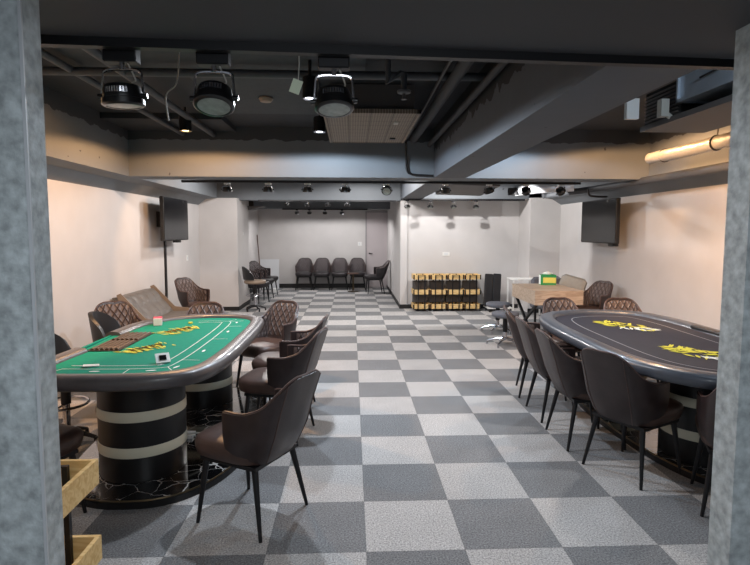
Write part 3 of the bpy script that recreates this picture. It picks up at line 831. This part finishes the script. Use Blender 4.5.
# side: -1 -> faces +x (left wall)
t = tv(-2.805, 8.60, 1.785, -1, 'wall television on the left wall, seen at a steep angle'); t.rotation_euler.z = PI/2
t.rotation_euler.x = 0
t = tv(3.83, 8.12, 1.76, 1, 'black wall television on the right wall above the desk'); t.rotation_euler.z = -PI/2
tag(MB().bb(-3.05, -3.025, 8.77, 8.83, .09, 1.47).build('cable_cover', M['pole']), 'black vertical cable cover under the left television', 'cable cover')
def plate(name, label, x, y, z, nx, ny, w=.12, h=.075, cat='outlet', knobs=1):
    o = empty(name, (x, y, z), math.atan2(ny, nx)+PI/2); tag(o, label, cat)
    MB().bb(-w/2, w/2, -.010, 0, -h/2, h/2).build('face_plate', M['plastic'], o)
    for k in range(knobs): MB().bb(-w/4+k*.04, -w/4+.03+k*.04, -.014, -.010, -h/4, h/4).build('switch_rocker', M['board'], o)
plate('wall_outlet', 'small white outlet on the left wall right of the television', -3.05, 9.97, 1.105, 1, 0, .09, .10)
plate('wall_plate', 'white oblong plate in the middle of the projecting white wall', 1.955, 11.0, 1.135, 0, -1, .15, .075, knobs=2)
plate('light_switch', 'white light switch on the back wall beside the door', .22, 15.12, 1.25, 0, -1, .11, .11, 'switch')
plate('light_switch', 'small plate on the side of the left column', -2.29, 11.3, 1.55, 1, 0, .04, .06, 'switch')

# ------------------------------------------------------------------ track lights
def lamp_aim(o, d):
    o.rotation_mode = 'QUATERNION'; o.rotation_quaternion = Vector((0, 0, -1)).rotation_difference(Vector(d).normalized())

def make_can(R=.082, H=.115, face='glass'):
    """drum lamp: origin at the pivot; points down -Z"""
    can = empty('lamp_head')
    hd = MB().lathe([(R*.55, H*.62), (R*.88, H*.5), (R*.97, H*.15), (R*.98, -H*.12), (R*1.06, -H*.15), (R*1.08, -H*.42), (R*.98, -H*.5), (R*.86, -H*.5), (R*.84, -H*.42), (.001, -H*.42)], 32, cap=True)
    return hd

def track_lamp(loc, aim, R=.082, face='glass', label='', group=None, drop=.175, adapter=(.13, .05, .055), am='pole', light=None, yaw=0):
    """loc = point on the underside of the track; lamp hangs below"""
    root = empty('track_spotlight', loc, yaw); tag(root, label, 'spotlight', group)
    MB().bb(-adapter[0]/2, adapter[0]/2, -adapter[1]/2, adapter[1]/2, -adapter[2], 0, b=.004).build('adapter', M[am], root)
    MB().cyl((0, 0, -adapter[2]-.022), (0, 0, -adapter[2]), .01, n=10).build('swivel', M['chrome'], root, True)
    zp = -adapter[2]-drop
    s = R/.082
    yk = []
    top = -adapter[2]-.02
    for k in range(13):
        a = PI*k/12; yk.append((R*math.copysign(abs(math.cos(a))**.6, math.cos(a)) if 0 < k < 12 else R*(1 if k == 0 else -1), 0, top-.03*s+.03*s*max(0, math.sin(a))**.6))
    yk = [(R*1.1, 0, zp-.005)]+yk+[(-R*1.1, 0, zp-.005)]
    y = MB()
    rings = []
    for p in yk: pass
    y.tube(yk, .0062*s, 6); y.build('yoke', M['chrome'], root, True)
    hd = make_can(R, R*1.05).build('lamp_head', M['lampblack'], root, True, 45); hd.location = (0, 0, zp)
    H = R*1.05
    lens = MB().lathe([(R*.86, -H*.475), (R*.5, -H*.49), (.001, -H*.495)], 28).build('lens', M[face], hd, True, 60)
    for q in (1, -1): MB().cyl((q*R*.95, 0, 0), (q*R*1.28, 0, 0), .012*s, n=10).build('pivot_knob', M['lampblack'], hd, True)
    if R > .064:
        vt = MB()
        for k in range(-4, 5):
            a = -PI/2+k*.14; vt.box((R*.955*math.cos(a), R*.955*math.sin(a), H*.2), (.004, .006, .018), rz=a)
        vt.build('vent_slots', M['chrome'], hd)
    lamp_aim(hd, aim)
    cb = MB().tube(catmull([(.02, 0, -adapter[2]), (.05*s, .01, -adapter[2]-.05), (.03*s, .03, zp+.07*s), (0, .02, zp+.04*s)], 4), .003, 5)
    cb.build('power_cord', M['cable'], root, True)
    return root, (Vector(loc)+Vector((0, 0, zp)), Vector(aim).normalized(), R)

def track(name, p0, p1, label, w=.035, h=.03):
    p0 = Vector(p0); p1 = Vector(p1); d = p1-p0
    return tag(MB().box((p0+p1)/2, (d.length, w, h), rz=math.atan2(d.y, d.x)).build(name, M['pole']), label, 'lighting track')
track('lighting_track', (-1.4, 1.845, 2.2295), (1.6, 2.006, 2.2295), 'dark lighting track along the edge of the near soffit')
GN = 'drum spotlights on the near track'
track_lamp((-.797, 1.935, 2.244), (.03, .05, -1), .066, 'glass', 'black drum spotlight with chrome yoke, leftmost on the near track', GN, .112, adapter=(.112, .05, .062))
track_lamp((-.486, 1.950, 2.244), (.02, -.35, -1), .066, 'glass', 'middle drum spotlight on the near track, showing its pale green lens', GN, .112, adapter=(.112, .05, .062))
track_lamp((-.064, 1.970, 2.244), (.05, -.22, -1), .066, 'glass', 'rightmost black drum spotlight on the near track, beside a pale tag', GN, .112, adapter=(.112, .05, .062))
tg = empty('paper_tag', (-.196, 1.93, 2.11)); tag(tg, 'pale green tag hanging by the rightmost near spotlight', 'tag')
MB().box((0, 0, 0), (.036, .004, .048), ry=.35).build('tag_card', M['greencard'], tg)
MB().tube([(.008, 0, .02), (.012, 0, .08), (.01, 0, .134)], .002, 5).build('string', M['cable'], tg)

# lit ceiling cans
def ceil_can(loc, R, emit, label):
    root = empty('ceiling_downlight', loc); tag(root, label, 'downlight', None)
    MB().lathe([(R*.9, .15), (R, .15), (R, 0), (R*.86, 0), (R*.86, .02), (.001, .02)], 28).build('lamp_housing', M['lampblack'], root, True, 45)
    MB().cyl((0, 0, .15), (0, 0, ZC-loc[2]), .012).build('stem', M['pole'], root, True)
    MB().lathe([(R*.84, .018), (R*.5, .006), (.001, .003)], 24).build('lens', M[emit], root, True)
ceil_can((-1.70, 5.62, 2.62), .062, 'emit_y', 'lit warm can downlight hanging left of the middle pipes')
ceil_can((-.30, 3.93, 2.55), .055, 'emit_w', 'bright white can downlight behind the rightmost near spotlight')
ceil_can((-.33, 5.55, 2.61), .062, 'emit_w', 'lit white can downlight at the front left corner of the ceiling grille')

# second track under the cross beam
track('lighting_track', (-2.2, 7.06, 2.245), (3.05, 7.06, 2.245), 'dark lighting track behind the bottom of the cross beam')
G2 = 'small drum spotlights behind the cross beam'
for (x, aim, w) in ((-1.63, (0, .1, -1), 'leftmost, over the left column'), (-1.10, (0, .1, -1), 'second from the left'), (-.585, (0, .1, -1), 'third from the left'), (-.09, (0, .1, -1), 'fourth from the left'),
                 (.46, (-.1, -.75, -.6), 'tilted with its pale lens facing the room'), (1.24, (.0, .3, -1), 'just right of the long ceiling beam'), (1.83, (.35, .2, -.9), 'chrome ringed, before the grey duct')):
    track_lamp((x, 7.10, 2.232), aim, .062, 'glass', 'small black drum spotlight behind the cross beam, ' + w, G2, .062, adapter=(.08, .04, .022), am='plastic')
G3 = 'tiny spotlights on the far beam'
track('lighting_track', (-1.9, 10.93, 2.22), (.9, 10.93, 2.22), 'dark lighting track on the far beam left of the projecting wall')
for k, x in enumerate((-1.30, -.90, -.49, -.10)):
    track_lamp((x, 10.90, 2.205), (0, .2, -1), .05, 'glass', 'tiny black spotlight on the far beam left of the white wall, %s' % ('leftmost', 'second from left', 'third from left', 'fourth from left')[k], G3, .055, adapter=(.06, .03, .02))
G4 = 'lit tiny spotlights before the back wall'
track('lighting_track', (-1.8, 13.93, 2.17), (.4, 13.93, 2.17), 'dark lighting track in front of the back wall')
for k, x in enumerate((-1.42, -1.10, -.70, -.26)):
    track_lamp((x, 13.90, 2.155), (0, .35, -1), .05, 'emit_w' if k != 2 else 'glass', 'tiny spotlight in the last row before the back wall, %s' % ('leftmost', 'second from left', 'unlit third', 'rightmost')[k], G4, .06, adapter=(.06, .03, .02))
G5 =  'black spotlights on the projecting wall track'
track('lighting_track', (1.0, 10.42, 2.225), (3.4, 10.42, 2.225), 'black lighting track in front of the projecting white wall')
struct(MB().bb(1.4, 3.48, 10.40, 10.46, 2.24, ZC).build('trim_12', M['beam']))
for k, x in enumerate((1.08, 1.53, 1.99, 2.43)):
    track_lamp((x, 10.42, 2.21), (.05, -.35, -1), .05, 'glass', 'small black spotlight before the projecting wall, %s' % ('leftmost at its corner', 'second from its corner', 'third from its corner', 'rightmost of the four')[k], G5, .10, adapter=(.07, .03, .025))
# lamps aimed at the right recess
G6 = 'lit spotlights by the foil wrapped duct'
track_lamp((2.33, 7.10, 2.232), (.6, .7, -.5), .058, 'emit_w', 'lit spotlight left of the foil wrapped duct, turned away to the recess', G6, .062, adapter=(.08, .04, .022), am='plastic')
track_lamp((2.80, 7.10, 2.232), (.7, .6, -.5), .058, 'emit_w', 'lit spotlight right of the foil wrapped duct, turned to the right wall', G6, .062, adapter=(.08, .04, .022), am='plastic')

# ------------------------------------------------------------------ pipes, ducts, ceiling machinery
def pipe(name, pts, r, m, label, cat='pipe', smooth_n=0, clips=()):
    p = catmull(pts, smooth_n) if smooth_n else pts
    return tag(MB().tube(p, r, 12).build(name, M[m], None, True, 50), label, cat)
pipe('ceiling_pipe', [(-2.62, 4.05, 2.755), (1.0, 4.05, 2.755)], .030, 'metalgrey', 'grey pipe running across under the dark ceiling')
pipe('ceiling_pipe', [(-2.03, 2.6, 2.765), (-2.03, 6.58, 2.765)], .027, 'metalgrey', 'grey pipe running back towards the lit warm downlight, outer left one')
pipe('ceiling_pipe', [(-1.66, 2.6, 2.755), (-1.66, 6.58, 2.755)], .032, 'metalgrey', 'grey pipe running back beside the lit warm downlight, inner one')
pipe('ceiling_pipe', [(.74, 2.5, 2.70), (.74, 6.45, 2.70)], .045, 'pipedark', 'thick dark pipe running back right of the ceiling grille')
pipe('ceiling_pipe', [(.95, 2.5, 2.66), (.95, 6.59, 2.66)], .028, 'pipedark', 'thin dark pipe hugging the left face of the long beam')
pipe('conduit', [(.655, 3.0, 2.74), (.655, 6.3, 2.70), (.655, 6.50, 2.66), (.665, 6.56, 2.50), (.67, 6.57, 2.36), (.74, 6.575, 2.30), (1.0, 6.575, 2.285)], .013, 'unitdark', 'thin black conduit bending down the cross beam', 'conduit', 5)
pipe('cable', [(-.93, 3.1, ZC), (-.96, 3.1, 2.6), (-.98, 3.1, 2.43), (-1.04, 3.1, 2.36), (-1.03, 3.1, 2.22)], .004, 'cable', 'loose pale cable dangling between the two left near spotlights', 'cable', 6)
sp = empty('sprinkler_pipe', (.30, 3.75, 2.60)); tag(sp, 'white elbowed sprinkler pipe above the ceiling grille', 'sprinkler')
MB().tube([(-.05, 0, .24), (-.05, 0, .02), (.04, 0, .09), (.06, 0, .08), (.06, 0, -.03)], .022, 10).build('elbow_pipe', M['metalgrey'], sp, True)
MB().lathe([(.05, -.03), (.045, -.045), (.012, -.05), (.008, -.085), (.02, -.09)], 20, (.06, 0, 0)).build('sprinkler_head', M['metalgrey'], sp, True)
sd = MB().lathe([(.06, 0), (.065, -.015), (.05, -.04), (.001, -.045)], 24, (-.79, 5.05, 2.83)).build('smoke_detector', M['greytrim'], smooth=True); tag(sd, 'round beige smoke detector on the ceiling', 'detector')
# cassette grille
gr = empty('ceiling_air_conditioner', (.165, 5.32, 2.60)); tag(gr, 'ceiling cassette air conditioner with brown return grille panel', 'air conditioner')
MB().bb(-.39, .40, -.73, .75, 0, .022).build('grille_panel', M['grille'], gr)
fr = MB(); fr.bb(-.41, -.385, -.75, .77, -.006, .03).bb(.395, .42, -.75, .77, -.006, .03).bb(-.41, .42, -.75, -.73, -.006, .03).bb(-.41, .42, .75, .77, -.006, .03)
fr.build('panel_frame', M['grille'], gr)
MB().bb(-.36, .37, -.68, .70, .03, .25).build('cabinet', M['unit'], gr)
MB().bb(.22, .26, -.40, -.30, -.012, 0).build('display', M['cable'], gr); MB().bb(.24, .30, .45, .52, -.012, 0).build('drain_plug', M['unitdark'], gr)
# right hand duct box and fan coil unit
dx = empty('duct_box', (2.70, 3.2, 2.56)); tag(dx, 'pale galvanised duct box under the ceiling near the right jamb', 'duct')
MB().bb(-.29, .30, -.9, .70, 0, .28).build('duct_body', M['galv'], dx); MB().bb(-.31, -.29, -.9, .72, -.01, .015).bb(-.31, .30, .70, .72, -.01, .29).build('flange', M['galv'], dx)
MB().tube(catmull([(-.297, .55, .28), (-.31, .35, .17), (-.305, .20, .12), (-.31, .45, .10)], 5), .008, 6).build('cord', M['unitdark'], dx, True)
fu = empty('fan_coil_unit', (2.70, 3.85, 2.44)); tag(fu, 'dark grey fan coil unit with black louvres below the duct box', 'air conditioner')
MB().bb(-.27, .28, -1.2, .62, 0, .04).build('drip_tray', M['unit'], fu)
MB().bb(-.25, .26, .10, .58, .04, .30).build('casing', M['unitdark'], fu)
lv = MB()
for k in range(8): lv.box((-.262, .34, .065+k*.028), (.02, .46, .004), ry=.5)
lv.build('louvre', M['unit'], fu)
jb = empty('junction_box', (2.38, 4.06, 2.50)); tag(jb, 'pale junction box hanging at the corner of the duct box', 'junction box')
MB().bb(-.03, .03, -.03, .03, -.02, .11).build('box_body', M['cable'], jb); MB().cyl((.03, -.0, 0), (.06, -.0, -.02), .02, n=10).build('connector', M['cable'], jb)
pn = empty('access_panel', (2.235, 4.25, 2.60)); tag(pn, 'small white panel hanging left of the fan coil unit', 'panel')
MB().bb(-.05, .05, -.02, .02, -.10, .06).build('panel_face', M['plastic'], pn); MB().bb(-.01, .01, -.01, .01, .06, .26).build('hanger', M['metalgrey'], pn)
# wrapped warm-lit duct on the right
wd_ = empty('wrapped_duct', (0, 0, 0)); tag(wd_, 'silver wrapped duct tied with cord, glowing warm near the right jamb', 'duct')
MB().tube([(3.28, 5.8, 2.405), (3.29, 5.2, 2.40), (3.30, 4.6, 2.41), (3.31, 3.6, 2.41)], .062, 14).build('duct_body', M['foil'], wd_, True)
tie = MB()
for y in (4.75, 5.55): tie.tube([(3.295+.066*math.cos(a), y, 2.405+.066*math.sin(a)) for a in [2*PI*k/16 for k in range(16)]], .007, 5, closed=True)
tie.cyl((3.30, 4.75, 2.46), (3.30, 4.75, ZC), .006)
tie.build('tie_cord', M['unitdark'], wd_)
# ducts beyond the cross beam
dd = empty('grey_duct', (1.52, 8.5, 2.27)); tag(dd, 'grey tapered duct between the long beam and the foil duct, behind the cross beam', 'duct')
MB().loft([[Vector((x, y, z)) for x, z in r] for y, r in ((-.9, ((-.12, 0), (.60, -.02), (.60, .12), (-.12, .16))), (.9, ((-.05, -.02), (.75, -.04), (.75, .2), (-.05, .2))))]).build('duct_body', M['unit'], dd)
fd = empty('foil_duct', (0, 0, 0)); tag(fd, 'crumpled foil wrapped duct at the right behind the cross beam', 'duct')
MB().tube(catmull([(2.36, 7.7, 2.19), (2.6, 7.65, 2.22), (2.9, 7.6, 2.24), (3.15, 7.5, 2.25)], 4), .075, 16).build('duct_body', M['foilbright'], fd, True)
MB().lathe([(.085, -.05), (.09, .0), (.085, .05)], 16, (2.35, 7.7, 2.18)).build('end_cap', M['unitdark'], fd, True)
pipe('silver_pipe', [(2.85, 7.9, 2.14), (3.25, 7.85, 2.19), (3.60, 7.4, 2.235), (3.66, 5.0, 2.24)], .045, 'metalgrey', 'grey pipe bending along the right haunch above the television', 'pipe', 6)
pipe('conduit', [(3.40, 7.6, 2.22), (3.42, 7.6, 2.13), (3.50, 7.6, 2.11), (3.75, 7.75, 2.115)], .014, 'unitdark', 'thin black conduit leading to the right television', 'conduit', 5)
bp_ = empty('hanging_speaker', (-2.25, 12.1, 2.10)); tag(bp_, 'dark ceiling projector hanging behind the left column', 'projector')
MB().loft([[Vector((x, y, z)) for x, y in ((-.30, -.25), (.30, -.25), (.30, .25), (-.30, .25))] if z else [Vector((x, y, -.03)) for x, y in ((-.25, -.2), (.0, -.2), (.0, .2), (-.25, .2))] for z in (0, .05)]).build('housing', M['unit'], bp_)
MB().bb(-.05, .05, -.05, .05, .05, .75).build('mount', M['unitdark'], bp_)

# ------------------------------------------------------------------ lights
WARM = (1.0, .55, .25); COOL = (.86, .92, 1.0); NEUT = (1.0, .93, .86); CW = (.72, .86, 1.0)
def spot(name, loc, aim, e, col, ang=110, blend=.6, r=.06):
    l = bpy.data.lights.new(name, 'SPOT'); l.energy = e; l.color = col; l.spot_size = math.radians(ang); l.spot_blend = blend; l.shadow_soft_size = r
    o = bpy.data.objects.new(name, l); COL.objects.link(o); o.location = loc
    d = Vector(aim); o.rotation_mode = 'QUATERNION'; o.rotation_quaternion = Vector((0, 0, -1)).rotation_difference(d.normalized())
    return o
def area(name, loc, aim, e, col, sx, sy):
    l = bpy.data.lights.new(name, 'AREA'); l.shape = 'RECTANGLE'; l.size = sx; l.size_y = sy; l.energy = e; l.color = col
    o = bpy.data.objects.new(name, l); COL.objects.link(o); o.location = loc
    o.rotation_mode = 'QUATERNION'; o.rotation_quaternion = Vector((0, 0, -1)).rotation_difference(Vector(aim).normalized())
    return o
def point(name, loc, e, col, r=.05):
    l = bpy.data.lights.new(name, 'POINT'); l.energy = e; l.color = col; l.shadow_soft_size = r
    o = bpy.data.objects.new(name, l); COL.objects.link(o); o.location = loc; return o

# near room: added fill light overhead, out of view
area('near_room_fill', (.1, .25, 2.23), (0, .12, -1), 38, (.88, .94, 1.0), 1.4, .8)
# warm cans over both tables
spot('warm_can_light', (-1.70, 5.62, 2.61), (0, .04, -1), 92, WARM, 173, .12, .04)
spot('warm_wash_left', (-1.9, 3.3, 2.5), (-.9, .45, -.8), 90, WARM, 120, .25)
spot('warm_wash_left_rear', (-1.6, 7.3, 2.2), (-.55, .6, -.55), 34, WARM, 110, .4)
spot('warm_wash_right', (2.55, 4.9, 2.38), (.9, .3, -.7), 100, WARM, 125, .35)
spot('warm_table_right', (2.2, 4.4, 2.40), (.1, 0, -1), 55, NEUT, 120, .7)
spot('warm_can_right', (2.95, 5.6, 2.66), (.1, .06, -1), 50, WARM, 172, .12, .04)
# cool cans in the middle, plus an added cool fill near right
spot('cool_can_front', (-.30, 3.93, 2.54), (0, 0, -1), 95, COOL, 168, .15, .04)
spot('cool_can_rear', (-.33, 5.55, 2.595), (0, .04, -1), 105, CW, 173, .12, .04)
spot('cool_can_right', (1.9, 5.75, 2.62), (0, .04, -1), 50, CW, 172, .12, .04)
spot('cool_fill_near_right', (2.1, 2.45, 2.75), (.5, .5, -1), 25, CW, 172, .3, .04)  # unseen light added behind the soffit edge to brighten the duct box
# behind the cross beam
for x, y, e, rr in ((-1.6, 8.9, 75, .1), (.2, 8.6, 85, .1), (.2, 10.0, 50, .1), (1.9, 9.5, 95, .025)):
    spot('zone_downlight', (x, y, 2.66), (0, 0, -1), e, (1, .97, .95), 173, .15, rr)
spot('recess_wash', (2.35, 7.22, 2.06), (1.35, 3.05, -.12), 38, (1, .98, .96), 58, .08, .02)
spot('recess_wash_right', (2.83, 7.22, 2.06), (1.0, 2.9, .0), 45, (1, .97, .92), 30, .08, .02)
for x in (-1.4, -.2):
    spot('back_wall_wash', (x, 13.85, 2.04), (0, .05, -1), 45, (1, .97, .96), 172, .2, .05)

w = bpy.data.worlds.new('World'); S.world = w; w.use_nodes = True
bg = w.node_tree.nodes['Background']; bg.inputs[0].default_value = (.62, .70, .80, 1); bg.inputs[1].default_value = .35

# ------------------------------------------------------------------ camera
f, pitch, yaw, roll, cx, cy, H = 531.97, .079848, .043206, .0017628, 375, 273.92, 1.60227
cp, sp_ = math.cos(pitch), math.sin(pitch)
fw = Vector((math.sin(yaw)*cp, math.cos(yaw)*cp, -sp_)); r0 = Vector((math.cos(yaw), -math.sin(yaw), 0)); u0 = r0.cross(fw)
r = r0*math.cos(roll)+u0*math.sin(roll); u = -r0*math.sin(roll)+u0*math.cos(roll)
cam = bpy.data.cameras.new('Camera'); co = bpy.data.objects.new('Camera', cam); COL.objects.link(co)
mt = Matrix.Identity(4)
for i in range(3): mt[i][0] = r[i]; mt[i][1] = u[i]; mt[i][2] = -fw[i]
mt[0][3] = 0; mt[1][3] = 0; mt[2][3] = H
co.matrix_world = mt
cam.sensor_width = 36; cam.lens = f*36/750; cam.shift_y = (cy-282.5)/750; cam.clip_start = .05
S.camera = co
S.view_settings.view_transform = 'Standard'; S.view_settings.look = 'None'; S.view_settings.gamma = 1
S.view_settings.exposure = .50
